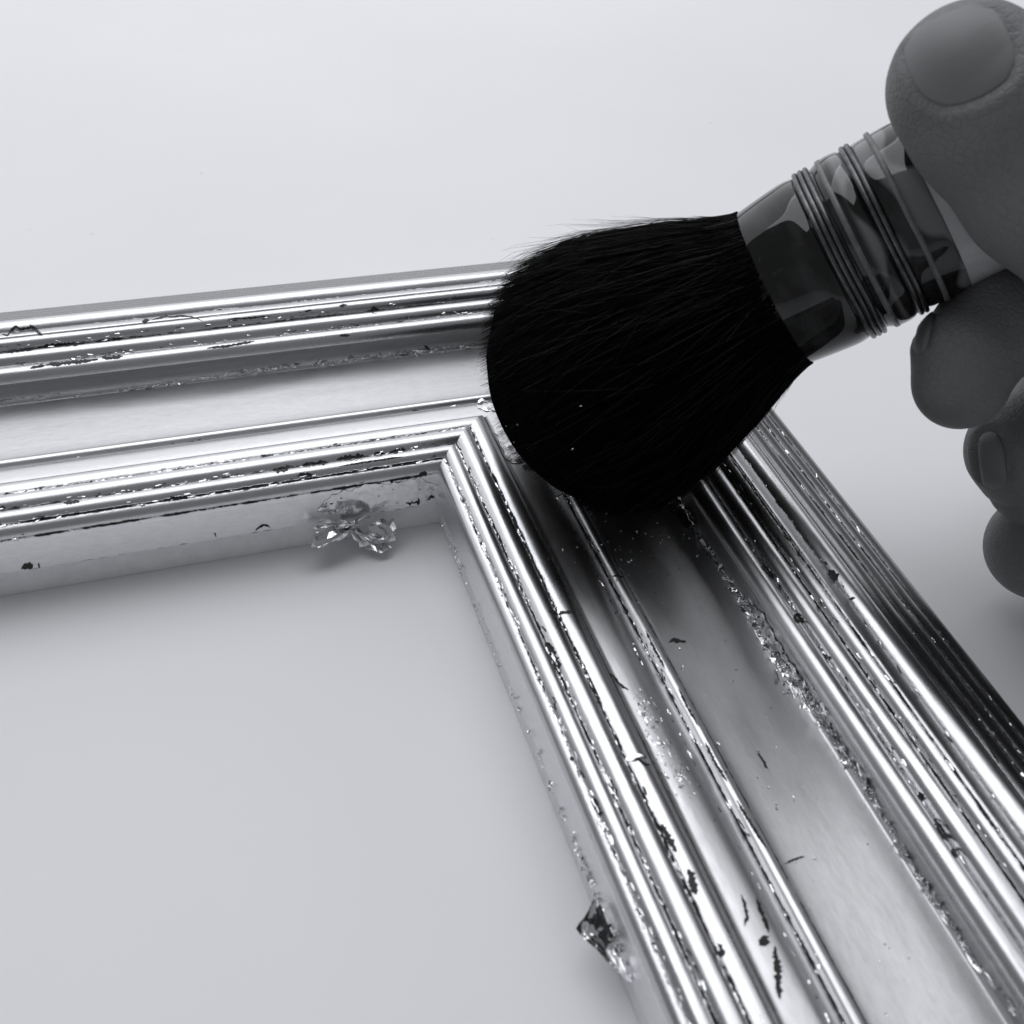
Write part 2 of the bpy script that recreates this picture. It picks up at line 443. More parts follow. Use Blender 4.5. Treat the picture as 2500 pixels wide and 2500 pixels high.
def strands(specs, width):
    V, Fc, sh = [], [], []
    for pts, w, shade in specs:
        m = len(pts); b0 = len(V)
        d = pts[-1] - pts[0]; v = np.cross(d, (pts[0] - CAM)); 
        o1 = np.array([random.gauss(0, 1) for _ in range(3)]); o1 -= d * (o1 @ d) / (d @ d); o1 /= np.linalg.norm(o1); o2 = np.cross(d, o1); o2 /= np.linalg.norm(o2)
        for i, p in enumerate(pts):
            ww = w * (1 - .75 * (i / (m - 1)) ** 2)
            for c in range(3):
                th = c * 2.0944; V.append(p + (o1 * math.cos(th) + o2 * math.sin(th)) * ww)
        for i in range(m - 1):
            for c in range(3):
                A = b0 + i * 3 + c; B = b0 + i * 3 + (c + 1) % 3; Fc.append((A, B, B + 3, A + 3)); sh.append(shade)
    return V, Fc, sh
specs = []
for i in range(11000):
    q = math.sqrt(random.uniform(.45, 1)) if i < 9400 else math.sqrt(random.uniform(0, .5))
    th = random.uniform(0, 2 * math.pi); th2 = th + random.gauss(0, .075)
    a = 60.0
    while a < 549 and q * Wfree(a) < W(a) * random.uniform(.99, 1.005): a += 6
    end = a * random.uniform(.955, 1.022) if q < .97 else random.uniform(.75, 1.06) * a
    fl = max(0, random.gauss(0, 2.2)) if q > .88 else 0
    pts = []
    for j in range(8):
        t = j / 7; aa = -6 + (end + 6) * t
        pts.append(settle(bpt(aa, q * Wfree(aa) * .995 + fl * t * t * 2, th + (th2 - th) * t), .15 + .5 * random.random()))
    shade = 0 if random.random() < .965 else random.uniform(.1, 1) ** 3
    specs.append((pts, random.uniform(.045, .075), shade))
for i in range(460):                                      # stray hairs standing off the outline
    th = random.uniform(0, 2 * math.pi); a0 = random.uniform(20, 330); a1 = a0 + random.uniform(70, 190); lift = random.uniform(3, 15) if random.random() < .72 else random.uniform(12, 34)
    tw = random.gauss(0, .12)
    pts = [bpt(a0 + (a1 - a0) * t, min(Wfree(a0 + (a1 - a0) * t), W(a0 + (a1 - a0) * t) + 10) + lift * t ** 1.5, th + tw * t) for t in np.linspace(0, 1, 7)]
    specs.append(([settle(p, .2) for p in pts], .03, .25))
V, Fc, sh = strands(specs, .07)
o = mesh_obj('bristles', V, Fc, M_HAIR, kind='stuff'); set_parent(o, brush)
a_ = o.data.attributes.new('shade', 'FLOAT', 'FACE'); a_.data.foreach_set('value', np.array(sh, dtype=np.float32))

# ferrule: dark smoky quill sleeve, bound with wire; the pale handle shows behind it
def quill():
    k = NT('smoky_quill'); tc = k.n('ShaderNodeTexCoord').outputs['UV']
    big = k.noise(k.mapping(tc, (7, 1.6, 1)), 1, 3, .55); fine = k.noise(k.mapping(tc, (60, 4, 1)), 1, 3, .6)
    cut = k.noise(k.mapping(tc, (5, 3.5, 1)), 1, 1)
    c1 = k.mixc(k.ramp(big, (.48, .64, 0, 1)), g(.003), g(.022))
    c1 = k.mixc(k.ramp(fine, (.62, .75, 0, .25)), c1, g(.08))
    pale = k.math('MULTIPLY', k.ramp(k.noise(k.mapping(tc, (4.5, 1.1, 1)), 1, 1), (.5, .54, 0, 1)), k.ramp(k.math('MULTIPLY', k.n('ShaderNodeSeparateXYZ').outputs[1], -1.0), (1.7, 1.8, 0, 1)))
    c1 = k.mixc(k.math('MULTIPLY', pale, .85), c1, g(.17))
    k.l(c1, k.b.inputs['Base Color'])
    k.b.inputs['Roughness'].default_value = .4; k.b.inputs['Specular IOR Level'].default_value = 0; k.b.inputs['Coat Weight'].default_value = 1; k.b.inputs['Coat Roughness'].default_value = .03
    for nd in k.t.nodes:
        if nd.bl_idname == 'ShaderNodeSeparateXYZ': k.l(tc, nd.inputs[0])
    wob = k.noise(k.mapping(tc, (8, .7, 1)), 1, 1)
    k.l(k.bump(wob, .0004, .5), k.b.inputs['Coat Normal']); k.l(k.bump(wob, .0004, .5), k.b.inputs['Normal'])
    return k.m
M_QUILL = quill()
def lathe_obj(name, prof, mat, n=96, parent=brush, wob=0, fine=False):
    V, Fc = [], []; uvs = []
    if fine: prof = [tuple(prof[0])] + [tuple(p) for p in smoothc(prof, 5)]
    for (a, r) in prof:
        for j in range(n):
            th = 2 * math.pi * j / n
            V.append(bpt(a + wob * mnoise.noise((3 * math.cos(th), 3 * math.sin(th), a * .01)), r, th)); uvs.append((j / n, a / 100))
    for i in range(len(prof) - 1):
        for j in range(n):
            A = i * n + j; B = i * n + (j + 1) % n; Fc.append((A, B, B + n, A + n))
    o = mesh_obj(name, V, Fc, mat)
    ul = o.data.uv_layers.new(name='UVMap'); li = np.zeros(len(o.data.loops), int); o.data.loops.foreach_get('vertex_index', li)
    ul.data.foreach_set('uv', np.array(uvs)[li].ravel())
    set_parent(o, parent); return o
ferrule = lathe_obj('ferrule', [(4, 138), (5, 143), (2, 145), (-20, 148), (-60, 152), (-90, 154), (-108, 152), (-114, 150), (-142, 150), (-148, 152),
                                (-160, 156), (-176, 157), (-190, 155), (-198, 151), (-214, 150), (-222, 152), (-250, 152.5), (-282, 152), (-288, 150)], M_QUILL, 160, wob=1.2, fine=True)
def ring(name, s0, r, w, mat, tilt=0, n=96):
    V, Fc = [], []; m = 10
    for j in range(n):
        th = 2 * math.pi * j / n
        for c in range(m):
            ph = 2 * math.pi * c / m
            V.append(bpt(-s0 + w * math.sin(ph) + tilt * math.sin(th), r + w * math.cos(ph), th))
    for j in range(n):
        for c in range(m):
            A = j * m + c; B = j * m + (c + 1) % m; A2 = ((j + 1) % n) * m + c; B2 = ((j + 1) % n) * m + (c + 1) % m; Fc.append((A, B, B2, A2))
    o = mesh_obj(name, V, Fc, mat); set_parent(o, brush); return o
for s0 in (117, 126.5, 136): ring('wire_binding', s0, 153.5, 4.6, M_WIRE, 1.2)
for s0 in (201.5, 210.5): ring('wire_binding', s0, 153.5, 4.7, M_WIRE, 1.5)
for s0, w in ((159, 5), (246, 4.5)):
    lathe_obj('band', [(-s0 + w, 154.2), (-s0 + w * .8, 157.0), (-s0 - w * .8, 157.6), (-s0 - w, 154.2)], M_BAND, wob=1.0)
lathe_obj('handle', [(-276, 148), (-290, 150.5), (-360, 151), (-460, 148), (-640, 138), (-800, 122), (-1000, 104), (-1300, 84), (-1600, 66), (-1640, 40), (-1648, 0.5)], M_HANDLE)

# ------------------------------------------------------------------ the hand
def sdf_mesh(bones, res, blend, extra=None):
    """smooth union of tapered capsules, polygonised with surface nets"""
    P = np.array([b[0] for b in bones] + [b[1] for b in bones]); rad = max(max(b[2], b[3]) for b in bones) + 3
    lo = P.min(0) - rad; hi = P.max(0) + rad; n = np.ceil((hi - lo) / res).astype(int) + 1
    axs = [(lo[i] + res * np.arange(n[i])).astype(np.float32) for i in range(3)]
    acc = np.full(tuple(n), 6.0, np.float32)
    for b in bones:
        A, B, ra, rb = np.array(b[0], np.float32), np.array(b[1], np.float32), b[2], b[3]
        kk = b[4] if len(b) > 4 else blend
        pad = max(ra, rb) + 7
        i0 = np.clip(((np.minimum(A, B) - pad - lo) / res).astype(int), 0, n - 1); i1 = np.clip(((np.maximum(A, B) + pad - lo) / res).astype(int) + 2, 1, n)
        G = np.stack(np.meshgrid(*[axs[i][i0[i]:i1[i]] for i in range(3)], indexing='ij'), -1)
        sb = tuple(slice(i0[i], i1[i]) for i in range(3)); cur = acc[sb]
        d = B - A; t = np.clip(((G - A) @ d) / max(d @ d, 1e-6), 0, 1)
        ds = np.linalg.norm(G - A - t[..., None] * d, axis=-1) - (ra + (rb - ra) * t)
        h = np.clip(kk - np.abs(cur - ds), 0, None) / kk
        acc[sb] = np.minimum(cur, ds) - h * h * kk * .25
    if extra is not None: acc = extra(acc, axs, lo, res)
    s_ = acc < 0
    c = np.zeros(np.array(s_.shape) - 1, int)
    offs = [(i, j, l_) for i in (0, 1) for j in (0, 1) for l_ in (0, 1)]
    sl = lambda a, o_: a[o_[0]:a.shape[0] - 1 + o_[0], o_[1]:a.shape[1] - 1 + o_[1], o_[2]:a.shape[2] - 1 + o_[2]]
    for o_ in offs: c += sl(s_, o_)
    mix = (c > 0) & (c < 8); idx = -np.ones(c.shape, int); cells = np.argwhere(mix); idx[mix] = np.arange(len(cells))
    num = np.zeros((len(cells), 3)); den = np.zeros(len(cells))
    for a_i, oa in enumerate(offs):
        for ob in offs[a_i + 1:]:
            if sum(abs(oa[i] - ob[i]) for i in range(3)) != 1: continue
            va = acc[cells[:, 0] + oa[0], cells[:, 1] + oa[1], cells[:, 2] + oa[2]]; vb = acc[cells[:, 0] + ob[0], cells[:, 1] + ob[1], cells[:, 2] + ob[2]]
            m = (va < 0) != (vb < 0); t = np.where(m, va / np.where(m, va - vb, 1), 0)
            num += np.where(m[:, None], np.array(oa) + (np.array(ob) - np.array(oa)) * t[:, None], 0); den += m
    verts = lo + res * (cells + num / den[:, None])
    faces = []
    for ax in range(3):
        u, v = (ax + 1) % 3, (ax + 2) % 3
        sh = list(s_.shape); a0 = [slice(None)] * 3; a1 = [slice(None)] * 3; a0[ax] = slice(0, sh[ax] - 1); a1[ax] = slice(1, sh[ax])
        chg = np.argwhere(s_[tuple(a0)] != s_[tuple(a1)])
        for e in chg:
            if e[u] == 0 or e[v] == 0 or e[u] >= sh[u] - 1 or e[v] >= sh[v] - 1: continue
            q = []
            for du, dv in ((0, 0), (-1, 0), (-1, -1), (0, -1)):
                cc = e.copy(); cc[u] += du; cc[v] += dv; q.append(idx[tuple(cc)])
            faces.append(tuple(q) if s_[tuple(e)] else tuple(q[::-1]))
    return verts, faces
def hp(x, y, d): return at(x, y, d)
def r_(px, d): return px * PX * d
bones = []
def chain(pts, kk=None):
    for (p, q) in zip(pts[:-1], pts[1:]):
        b = [hp(*p[:3]), hp(*q[:3]), r_(p[3], p[2]), r_(q[3], q[2])]
        if kk: b.append(kk)
        bones.append(tuple(b))
DH = 134
# thumb, pressed on the near side of the handle
chain([(1826, 158, 127, 148), (1880, 215, 127, 158), (1990, 340, 128, 165), (2110, 440, 131, 168)])
chain([(2110, 440, 131, 160), (2300, 500, 135, 170), (2560, 560, 142, 230)])
# index finger: comes round behind the handle, tip below it
chain([(1812, 722, 146, 88), (1826, 668, 146, 95), (1890, 604, 147, 104), (2030, 530, 153, 110), (2170, 440, 166, 112), (2420, 340, 176, 120), (2760, 420, 168, 140)])
# middle, ring and little finger curled below
chain([(1952, 905, 160, 86), (1928, 848, 158, 97), (2010, 790, 161, 106), (2180, 670, 170, 112), (2440, 540, 180, 120), (2780, 560, 172, 145)])
chain([(1966, 1030, 166, 103), (2050, 975, 168, 108), (2220, 850, 176, 110), (2470, 740, 186, 118), (2790, 710, 176, 145)])
chain([(2090, 1180, 172, 84), (2180, 1130, 174, 90), (2330, 1010, 182, 96), (2520, 910, 188, 104), (2780, 850, 180, 130)])
# palm and wrist
for y0, d0 in ((430, 160), (560, 165), (700, 168), (830, 172)):
    bones.append((hp(2760, y0, d0), hp(3300, y0 * .8 + 180, d0 - 6), r_(150, d0), r_(170, d0), 14.0))
bones.append((hp(2560, 560, 142), hp(3250, 640, 150), r_(220, 142), r_(220, 150), 14.0))
bones.append((hp(3300, 620, 158), hp(3900, 680, 152), r_(330, 158), r_(350, 152), 14.0))

def sdf_at(X):
    acc = np.full(len(X), 6.0)
    for b in bones:
        A, B, ra, rb = np.array(b[0]), np.array(b[1]), b[2], b[3]; kk = b[4] if len(b) > 4 else 1.8
        d = B - A; t = np.clip(((X - A) @ d) / max(d @ d, 1e-6), 0, 1)
        ds = np.linalg.norm(X - A - t[:, None] * d, axis=1) - (ra + (rb - ra) * t)
        h = np.clip(kk - np.abs(acc - ds), 0, None) / kk; acc = np.minimum(acc, ds) - h * h * kk * .25
    return acc
def skin_hit(px_pts):
    r = np.array([ray(*p) for p in px_pts]); r /= np.linalg.norm(r, axis=1)[:, None]; t = np.full(len(r), 60.0)
    for _ in range(90): t += np.minimum(sdf_at(CAM + r * t[:, None]), 3) * .9
    X = CAM + r * t[:, None]; e = .2
    N = np.stack([sdf_at(X + e * np.eye(3)[i]) - sdf_at(X - e * np.eye(3)[i]) for i in range(3)], 1); N /= np.linalg.norm(N, axis=1)[:, None] + 1e-9
    return X, N
NAILS = []
def nail_spec(cx, cy, axx, axy, L, Wd, lift, nu=26, nv=22, taper=.1):
    ax_ = np.array([axx, axy]) / math.hypot(axx, axy); wd = np.array([-ax_[1], ax_[0]])
    pts = []; uv = []
    for i in range(nu):
        for j in range(nv):
            a = i / (nu - 1) * 2 - 1; b_ = j / (nv - 1) * 2 - 1
            w = Wd * (1 - max(0, -a) ** 3.2 * .38) * (1 - max(0, a) ** 2.2 * taper); aa = a * L + L * .12 * (1 - b_ * b_) * (1 if a > 0 else -1) * abs(a)
            pts.append(np.array([cx, cy]) + ax_ * aa + wd * b_ * w); uv.append((a, b_))
    X, N = skin_hit(pts); uv = np.array(uv); pts = np.array(pts)
    for _ in range(14):                                   # keep the plate on the finger where it curves out of sight
        bad = sdf_at(X) > .15
        if not bad.any(): break
        pts[bad] += (np.array([cx, cy + L * .4]) - pts[bad]) * .05; X, N = skin_hit(pts)
    rim = 1 - np.maximum(np.abs(uv[:, 0]) ** 5, np.abs(uv[:, 1]) ** 6)
    Y = X + N * (lift * rim - .12 * (1 - rim))[:, None]
    Fc = [(i * nv + j, i * nv + j + 1, (i + 1) * nv + j + 1, (i + 1) * nv + j) for i in range(nu - 1) for j in range(nv - 1)]
    border = [k_ for k_, (a, b_) in enumerate(uv) if (abs(b_) > .999 and a < .6) or a < -.999]
    NAILS.append((Y, Fc, X[border], N[border]))
nail_spec(1808, 96, -.40, -.92, 84, 101, .05, taper=.3)
nail_spec(1743, 622, -.25, 1, 44, 13, .30)
nail_spec(1871, 872, .12, 1, 52, 25, .25)
CREASES = []
def crease(pts, depth=.35, width=.55):
    P = np.array([along_px(pts, t) for t in np.linspace(0, 1, 26)]); X, N = skin_hit(P); CREASES.append((X, depth, width))
def along_px(poly, t):
    P = np.array(poly, float); d = np.concatenate([[0], np.cumsum(np.linalg.norm(np.diff(P, axis=0), axis=1))])
    return (np.interp(t * d[-1], d, P[:, 0]), np.interp(t * d[-1], d, P[:, 1]))
for cr_, dp_, wd_ in (                      ([(1900, 250), (1925, 262), (1960, 300)], .4, .6), ([(1890, 290), (1912, 320), (1950, 345)], .35, .6), ([(1930, 225), (1960, 250), (1990, 290)], .4, .6),
                      ([(1860, 250), (1872, 280), (1880, 320)], .2, .6), ([(1780, 610), (1810, 640), (1850, 655)], .25, .6), ([(1850, 700), (1900, 690), (1945, 660)], .25, .6),
                      ([(1850, 935), (1890, 955), (1940, 960)], .45, .7), ([(1895, 835), (1910, 870), (1905, 920)], .3, .6), ([(1905, 975), (1930, 978), (1960, 970)], .3, .6)):
    crease(cr_, dp_, wd_)
def carve(acc, axs, lo, res):
    for (X, dp_, wd_) in CREASES:
        i0 = np.clip(((X.min(0) - 3 - lo) / res).astype(int), 0, np.array(acc.shape)); i1 = np.clip(((X.max(0) + 3 - lo) / res).astype(int) + 2, 1, np.array(acc.shape))
        G = np.stack(np.meshgrid(*[axs[i][i0[i]:i1[i]] for i in range(3)], indexing='ij'), -1).reshape(-1, 3)
        sb = tuple(slice(i0[i], i1[i]) for i in range(3)); best = np.full(len(G), 1e9)
        for p in X: best = np.minimum(best, ((G - p) ** 2).sum(1))
        acc[sb] += (dp_ * (np.exp(-best / wd_ ** 2) - .45 * np.exp(-best / (wd_ * 2.4) ** 2))).reshape(acc[sb].shape).astype(np.float32)
    for (Y, Fc, Bp, Bn) in NAILS:
        i0 = np.clip(((Bp.min(0) - 5 - lo) / res).astype(int), 0, np.array(acc.shape)); i1 = np.clip(((Bp.max(0) + 5 - lo) / res).astype(int) + 2, 1, np.array(acc.shape))
        G = np.stack(np.meshgrid(*[axs[i][i0[i]:i1[i]] for i in range(3)], indexing='ij'), -1).reshape(-1, 3)
        sb = tuple(slice(i0[i], i1[i]) for i in range(3)); cen = Y.mean(0)
        blk = acc[sb].ravel().copy(); near = np.abs(blk) < 2.5; G = G[near].astype(np.float32)
        best = np.full(len(G), 1e9, np.float32); out = np.zeros(len(G), np.float32)
        for p in Bp.astype(np.float32):
            q_ = G - p; dd = np.einsum('ij,ij->i', q_, q_); m = dd < best; best = np.where(m, dd, best)
            o_ = p - cen; o_ = (o_ / np.linalg.norm(o_)).astype(np.float32); out = np.where(m, q_ @ o_, out)
        best = np.sqrt(best)
        blk[near] += .5 * np.exp(-(best / .7) ** 2) - .45 * np.exp(-((out - 1.4) / 1.0) ** 2) * np.exp(-(best / 2.2) ** 2)
        acc[sb] = blk.reshape(acc[sb].shape)
    return acc
hv, hf = sdf_mesh(bones, .6, 1.8, carve)
def skin():
    k = NT('skin'); tc = k.n('ShaderNodeTexCoord').outputs['Object']
    a = k.noise(tc, 60, 3); b_ = k.noise(tc, 1500, 3, .6); vor = k.n('ShaderNodeTexVoronoi', feature='DISTANCE_TO_EDGE', Scale=950.0); k.l(tc, vor.inputs['Vector'])
    k.l(k.mixc(k.ramp(a, (.3, .7, 0, 1)), g(.155), g(.19)), k.b.inputs['Base Color'])
    k.b.inputs['Roughness'].default_value = .55; k.b.inputs['Specular IOR Level'].default_value = .3
    k.b.inputs['Subsurface Weight'].default_value = .06; k.b.inputs['Subsurface Radius'].default_value = (.0015, .0015, .0015); k.b.inputs['Subsurface Scale'].default_value = 1
    wr = k.noise(k.mapping(tc, (1, 1, 1)), 260, 5, .65)
    n0 = k.bump(wr, .0003, .35); n1 = k.bump(k.ramp(vor.outputs[0], (0, .12, 0, 1)), .00010, .6, n0); k.l(k.bump(b_, .00008, .6, n1), k.b.inputs['Normal'])
    return k.m
M_SKIN = skin()
hand = mesh_obj('hand', hv, hf, M_SKIN, label='bare hand entering from the right, thumb and fingers gripping the brush handle', category='hand')
sm = hand.modifiers.new('smooth', 'SMOOTH'); sm.iterations = 2; sm.factor = .5

k = NT('fingernail'); k.b.inputs['Base Color'].default_value = g(.165); k.b.inputs['Roughness'].default_value = .5
tcn = k.n('ShaderNodeTexCoord').outputs['Object']; k.l(k.bump(k.noise(tcn, 900, 3), .00005, .5), k.b.inputs['Normal'])
for (Y, Fc, _, _) in NAILS:
    o = mesh_obj('fingernail', Y, Fc, k.m, hand)

# ------------------------------------------------------------------ loose silver leaf
def flake(c, N, size, crump=.35, seed=0, n=4, along_dir=None):
    """one torn scrap: small crumpled grid with a ragged outline"""
    N = N / np.linalg.norm(N); a = np.cross(N, [random.gauss(0, 1) for _ in range(3)]); a /= np.linalg.norm(a); b_ = np.cross(N, a)
    sx, sy = size * random.uniform(.6, 1.2), size * random.uniform(.35, .9); V, Fc = [], []
    if along_dir is not None:
        a = along_dir - N * (along_dir @ N); a /= np.linalg.norm(a); b_ = np.cross(N, a); sx = size * random.uniform(1.2, 3.2); sy = size * random.uniform(.3, .75)
    for i in range(n):
        for j in range(n):
            x = (i / (n - 1) - .5) + random.gauss(0, .09); y = (j / (n - 1) - .5) + random.gauss(0, .09)
            V.append(c + a * x * sx + b_ * y * sy + N * abs(random.gauss(0, 1)) * crump * size * .5)
    for i in range(n - 1):
        for j in range(n - 1):
            if random.random() < .12: continue
            A = i * n + j; Fc.append((A, A + 1, A + n + 1, A + n))
    return V, Fc
def gather(name, items, mat, parent=None, **props):
    V, Fc = [], []
    for v, f in items:
        b0 = len(V); V += list(v); Fc += [tuple(i + b0 for i in q) for q in f]
    return mesh_obj(name, V, Fc, mat, parent, smooth='lifted' in name , **props)
def along(poly, t):
    P = np.array(poly, float); d = np.concatenate([[0], np.cumsum(np.linalg.norm(np.diff(P, axis=0), axis=1))])
    return np.interp(t * d[-1], d, P[:, 0]), np.interp(t * d[-1], d, P[:, 1])
COVE1 = [(1258, 938), (1300, 985), (1345, 1050), (1400, 1130), (1445, 1205), (1475, 1255), (1520, 1310), (1560, 1370), (1600, 1430), (1640, 1490), (1690, 1580), (1735, 1655), (1780, 1720), (1830, 1800), (1880, 1860), (1925, 1915)]
COVE0 = [(0, 757), (120, 748), (240, 735), (330, 722), (430, 707), (520, 694), (600, 686), (700, 674), (800, 663), (900, 650)]
def scatter(poly, n, spread, smin, smax, dens=None, crump=.35, tilt=.35):
    out = []
    while len(out) < n:
        t = random.random()
        dn = dens(t) if dens else 1
        if random.random() > dn * (.35 + .9 * abs(mnoise.noise((t * 23, n * .1, 0)))): continue
        x, y = along(poly, t); w = spread * (.5 + 1.4 * dn) * (.6 + abs(mnoise.noise((t * 31, 5, n * .1))) * 1.2); h = hit(x + random.gauss(0, w), y + random.gauss(0, w * .6))
        if h is None: continue
        N = h[2] + np.array([random.gauss(0, tilt) for _ in range(3)])
        big = smin + (smax - smin) * random.random() ** 2.5
        ld_ = None
        if random.random() < .55: ld_ = np.array([1.0, random.gauss(0, .25), 0]) if h[3] == 0 else np.array([random.gauss(0, .25), 1.0, 0]); big *= .75
        out.append(flake(h[1] + h[2] * random.uniform(.01, .10), N, big, crump, n=4, along_dir=ld_))
    return out
lift1 = scatter(COVE1, 950, 5, .2, 1.5, lambda t: .22 + .75 * math.exp(-((t - .36) / .13) ** 2) + .4 * math.exp(-((t - .03) / .03) ** 2), .12, .28)
lift1 += scatter([(1200, 1300), (1228, 1360), (1250, 1410), (1275, 1450), (1300, 1500)], 190, 8, .1, .6, None, .07, .12)
gather('torn_leaf', lift1, M_FOIL, rails[1], kind='stuff')
lift0 = scatter(COVE0, 420, 2.2, .2, 1.3, lambda t: .3 + .5 * (t > .3), .1, .25)
gather('torn_leaf', lift0, M_FOIL, rails[0], kind='stuff')
# frayed bits of leaf and bare bole in the quirks between the beads
FR = {0: [(40.6, 12.7, 260, 200), (43.4, 14.2, 120, 140), (7.3, 13.85, 320, 160), (4.1, 13.6, 260, 170), (1.5, 13.35, 160, 60), (.2, 11.7, 60, 60), (19.2, 8.7, 60, 12)],
      1: [(40.6, 12.7, 240, 90), (43.4, 14.2, 220, 60), (7.3, 13.85, 320, 90), (4.1, 13.6, 420, 120), (1.5, 13.35, 380, 60), (19.2, 8.7, 200, 140), (44.9, 15.6, 60, 60), (47.4, 15.35, 80, 50), (55, 12.9, 90, 0), (58, 11.5, 110, 0), (61, 10.2, 110, 0), (16.6, 11.3, 90, 20)]}
for which in (0, 1):
    br, dk = [], []
    for (u, z, nb_, nd_) in FR[which]:
        for cnt, lst in ((int(nb_ * .45), br), (int(nd_ * .7), dk)):
            done = 0
            while done < cnt:
                t = random.uniform(-92, u - .5)
                if random.random() > .12 + 1.5 * abs(mnoise.noise((t * .09, u, 3 + which + (0 if lst is br else 8)))): continue
                du = random.gauss(0, .16); uu = u + du; zz = float(np.interp(uu, PU, PZ)) if u > .5 else z + random.gauss(0, .2)
                c = np.array((t, uu, zz)) if which == 0 else np.array((uu, t, zz))
                out_n = np.array([0, -.3, 1.0]) if which == 0 else np.array([-.3, 0, 1.0])
                c = c + out_n * random.uniform(.04, .13)
                lst.append(flake(c, out_n + np.array([random.gauss(0, .16) for _ in range(3)]), random.uniform(.12, .42) * (1 if lst is br else 1.15), .08, n=3, along_dir=np.array([1.0, .12 * random.gauss(0, 1), 0]) if which == 0 else np.array([.12 * random.gauss(0, 1), 1.0, 0]))); done += 1
    gather('frayed_leaf', br, M_FOIL, rails[which], kind='stuff')
    gather('bare_bits', dk, M_BOLE, rails[which], kind='stuff')
# ragged film of leaf lifted off the surface
def film(poly, w, cols=9, lift=(.03, .35), step=4, env_p=1.0):
    P = np.array(poly, float); L = np.linalg.norm(np.diff(P, axis=0), axis=1).sum(); m = max(4, int(L / step)); V, Fc = [], []; rows = []
    for i in range(m):
        x, y = along(poly, i / (m - 1)); x2, y2 = along(poly, min(1, i / (m - 1) + .02)); x1, y1 = along(poly, max(0, i / (m - 1) - .02))
        tg = np.array([x2 - x1, y2 - y1]); tg /= np.linalg.norm(tg) + 1e-9; nn = np.array([-tg[1], tg[0]])
        e = min(1, math.sin(math.pi * (i + .5) / m) * 2.2); row = []
        for c in range(cols):
            f = c / (cols - 1) * 2 - 1; ww = w * .5 * e * (1 + .5 * mnoise.noise((x * .07, y * .07, 4 if f < 0 else 9)))
            h = hit(x + nn[0] * f * ww, y + nn[1] * f * ww)
            if h is None: row = None; break
            row.append(h[1] + h[2] * (lift[0] + (lift[1] - lift[0]) * abs(mnoise.noise(tuple(h[1] * .7))) * 2 + random.uniform(0, .025)))
        rows.append(row)
    prev = None
    for row in rows:
        if row is None: prev = None; continue
        b0 = len(V); V += row
        if prev is not None:
            for c in range(cols - 1):
                if random.random() > .03: Fc.append((prev + c, prev + c + 1, b0 + c + 1, b0 + c))
        prev = b0
    return V, Fc
gather('lifted_leaf', [film([(944, 800), (965, 840), (985, 872)], 40, lift=(.02, .09)),
                       film([(1228, 1440), (1205, 1428), (1180, 1432)], 12, 5), film([(1255, 935), (1285, 965), (1310, 1000)], 30, 7, (.05, .5)),
                       film([(1420, 1140), (1460, 1215), (1510, 1290)], 18, 6, (.03, .3))], M_FOIL, rails[1], kind='stuff')
gather('lifted_leaf', [film([(600, 962), (640, 950), (700, 938), (760, 930), (826, 916)], 44, 11, (.02, .12)), film([(900, 760), (920, 765), (940, 768)], 18, 6)], M_FOIL, rails[0], kind='stuff')

# scraps of leaf hanging from the sight edge: crumpled sheets
def crumple(c, ex, ey, nx, ny, amp, seed, drop=.06):
    V, Fc = [], []; ex = np.array(ex); ey = np.array(ey); N = np.cross(ex, ey); N /= np.linalg.norm(N); s_ = max(np.linalg.norm(ex), np.linalg.norm(ey))
    keep = {}
    for i in range(nx):
        for j in range(ny):
            x, y = i / (nx - 1) - .5, j / (ny - 1) - .5; q = (x * 2.2 + seed, y * 2.2, seed * .7)
            v = mnoise.noise_vector(q); w = mnoise.noise_vector((q[0] * 2.0, q[1] * 2.0, q[2] + 5))
            fold = abs(mnoise.noise((x * 3 + seed, y * 2.5, 2))) * 1.8
            V.append(c + ex * x + ey * y + np.array(v) * amp + np.array(w) * amp * .5 + N * fold * amp)
            keep[(i, j)] = (x * x + y * y) ** .5 < .5 - .16 * abs(mnoise.noise((math.atan2(y, x) * 1.5, seed, 7)))
    for i in range(nx - 1):
        for j in range(ny - 1):
            if all(keep[(i + a, j + b_)] for a in (0, 1) for b_ in (0, 1)):
                A = i * ny + j; Fc.append((A, A + 1, A + ny + 1, A + ny))
    return V, Fc
def wall_pt(x, y, u):                                     # point on the plane y = u (inner wall of the back rail)
    r = ray(x, y); return CAM + r * (u - CAM[1]) / r[1]
def wall_pt1(x, y, u):
    r = ray(x, y); return CAM + r * (u - CAM[0]) / r[0]
ca = wall_pt(628, 1000, -2.2); cb = wall_pt(706, 1014, -2.6)
items = [crumple(ca, (9.0, .6, 1.4), (-.5, -5.0, -1.2), 13, 9, 1.0, 3.1), crumple(cb, (8.0, -.8, -2.0), (1.2, -5.0, -1.4), 13, 9, 1.0, 8.4),
         crumple(cb + [1.4, .2, 1.2], (5.0, .5, 1.6), (.5, -3.6, -1.4), 10, 8, .8, 11.3), crumple(wall_pt(668, 982, -.9), (6.5, .6, 1.5), (.4, -2.6, 4.2), 10, 9, .7, 2.7)]
gather('leaf_scrap', items, M_FOIL, label='crumpled bright scrap of silver leaf hanging from the back rail inside the corner', category='leaf scrap', group='loose scraps of silver leaf')
p0 = wall_pt1(1128, 1698, -.6); p1_ = wall_pt1(1092, 1766, -3.4); p2_ = wall_pt1(1192, 1852, -.2)
n_ = 16; V, Fc = [], []
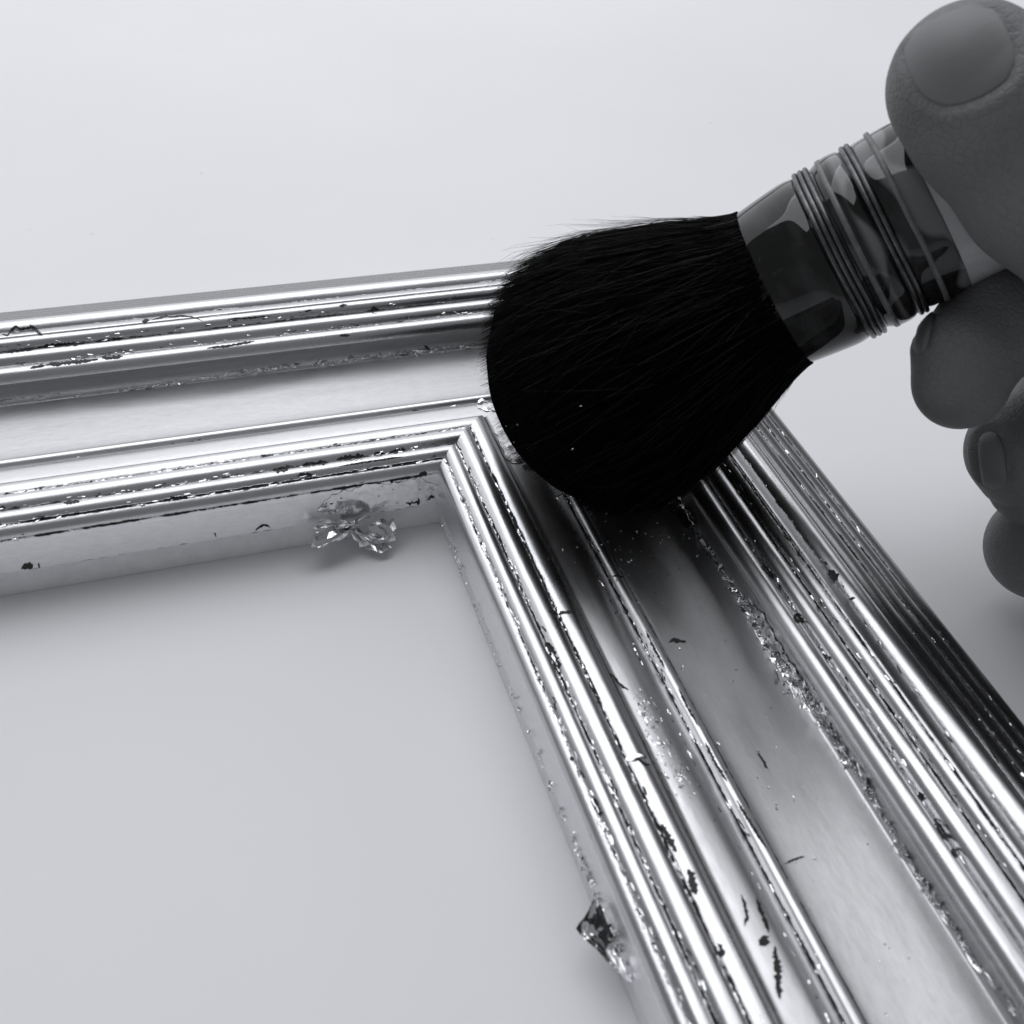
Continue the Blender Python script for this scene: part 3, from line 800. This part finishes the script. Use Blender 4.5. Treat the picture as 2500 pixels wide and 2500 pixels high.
for i in range(n_):
    for j in range(n_):
        a, b_ = i / (n_ - 1), j / (n_ - 1)
        top = p0 + (p2_ - p0) * a; w = np.interp(a, [0, .35, 1], [.15, 1, .12]); low = (p1_ - (p0 + (p2_ - p0) * .42))
        X = top + low * b_ * w + np.array(mnoise.noise_vector((a * 6, b_ * 4, 3.3))) * .28 + [random.gauss(0, .03) for _ in range(3)]
        V.append(X)
for i in range(n_ - 1):
    for j in range(n_ - 1): Fc.append((i * n_ + j, i * n_ + j + 1, (i + 1) * n_ + j + 1, (i + 1) * n_ + j))
k = NT('dark_backed_leaf'); tcn = k.n('ShaderNodeTexCoord').outputs['Object']; nz = k.noise(tcn, 420, 3, .6)
mk = k.ramp(nz, (.47, .53, 0, 1)); k.l(k.mixc(mk, g(.02), g(.85)), k.b.inputs['Base Color']); k.l(mk, k.b.inputs['Metallic']); k.b.inputs['Roughness'].default_value = .2
mesh_obj('leaf_scrap', V, Fc, k.m, None, smooth=False, label='dark triangular scrap of leaf sticking out of the side rail near the bottom', category='leaf scrap', group='loose scraps of silver leaf')
# small bits along the lower edge of the side rail's sight lip
EDGE1 = [(836, 985), (870, 1070), (905, 1165), (940, 1245), (1000, 1380), (1040, 1490), (1085, 1590), (1105, 1640), (1150, 1745), (1210, 1890)]
items = []
for i in range(90):
    x, y = along(EDGE1, random.random()); c = wall_pt1(x + random.gauss(0, 2), y, -.05)
    items.append(flake(c + [0, 0, random.gauss(0, .2)], np.array([-1, random.gauss(0, .6), random.gauss(.4, .6)]), random.uniform(.35, 1.2), .25, n=4))
gather('edge_flakes', items, M_FOIL, rails[1], kind='stuff')
# crumbs of leaf on the panel, around and in the brush
items = []
for i in range(130):
    if i < 60: x, y = random.gauss(1235, 55), random.gauss(1030, 28)
    else: x, y = along([(1100, 960), (1300, 1250), (1450, 1500), (1650, 1850)], random.random()); x += random.gauss(0, 60); y += random.gauss(0, 40)
    h = hit(x, y)
    if h is None or h[2][2] < .8: continue
    items.append(flake(h[1] + h[2] * .06, h[2] + np.array([random.gauss(0, .3) for _ in range(3)]), random.uniform(.12, .42), .3, n=3))
for i in range(26):
    th = random.uniform(0, 2 * math.pi); a0 = random.uniform(300, 500); X = bpt(a0, W(a0) * 1.0 + 3, th)
    if X[2] < floor_z(X) + 1: continue
    items.append(flake(X, CAM - X, random.uniform(.15, .4), .3, n=3))
gather('leaf_crumbs', items, M_FOIL, None, kind='stuff', label='tiny silver leaf crumbs scattered around the brush tip on the frame', category='leaf crumbs')
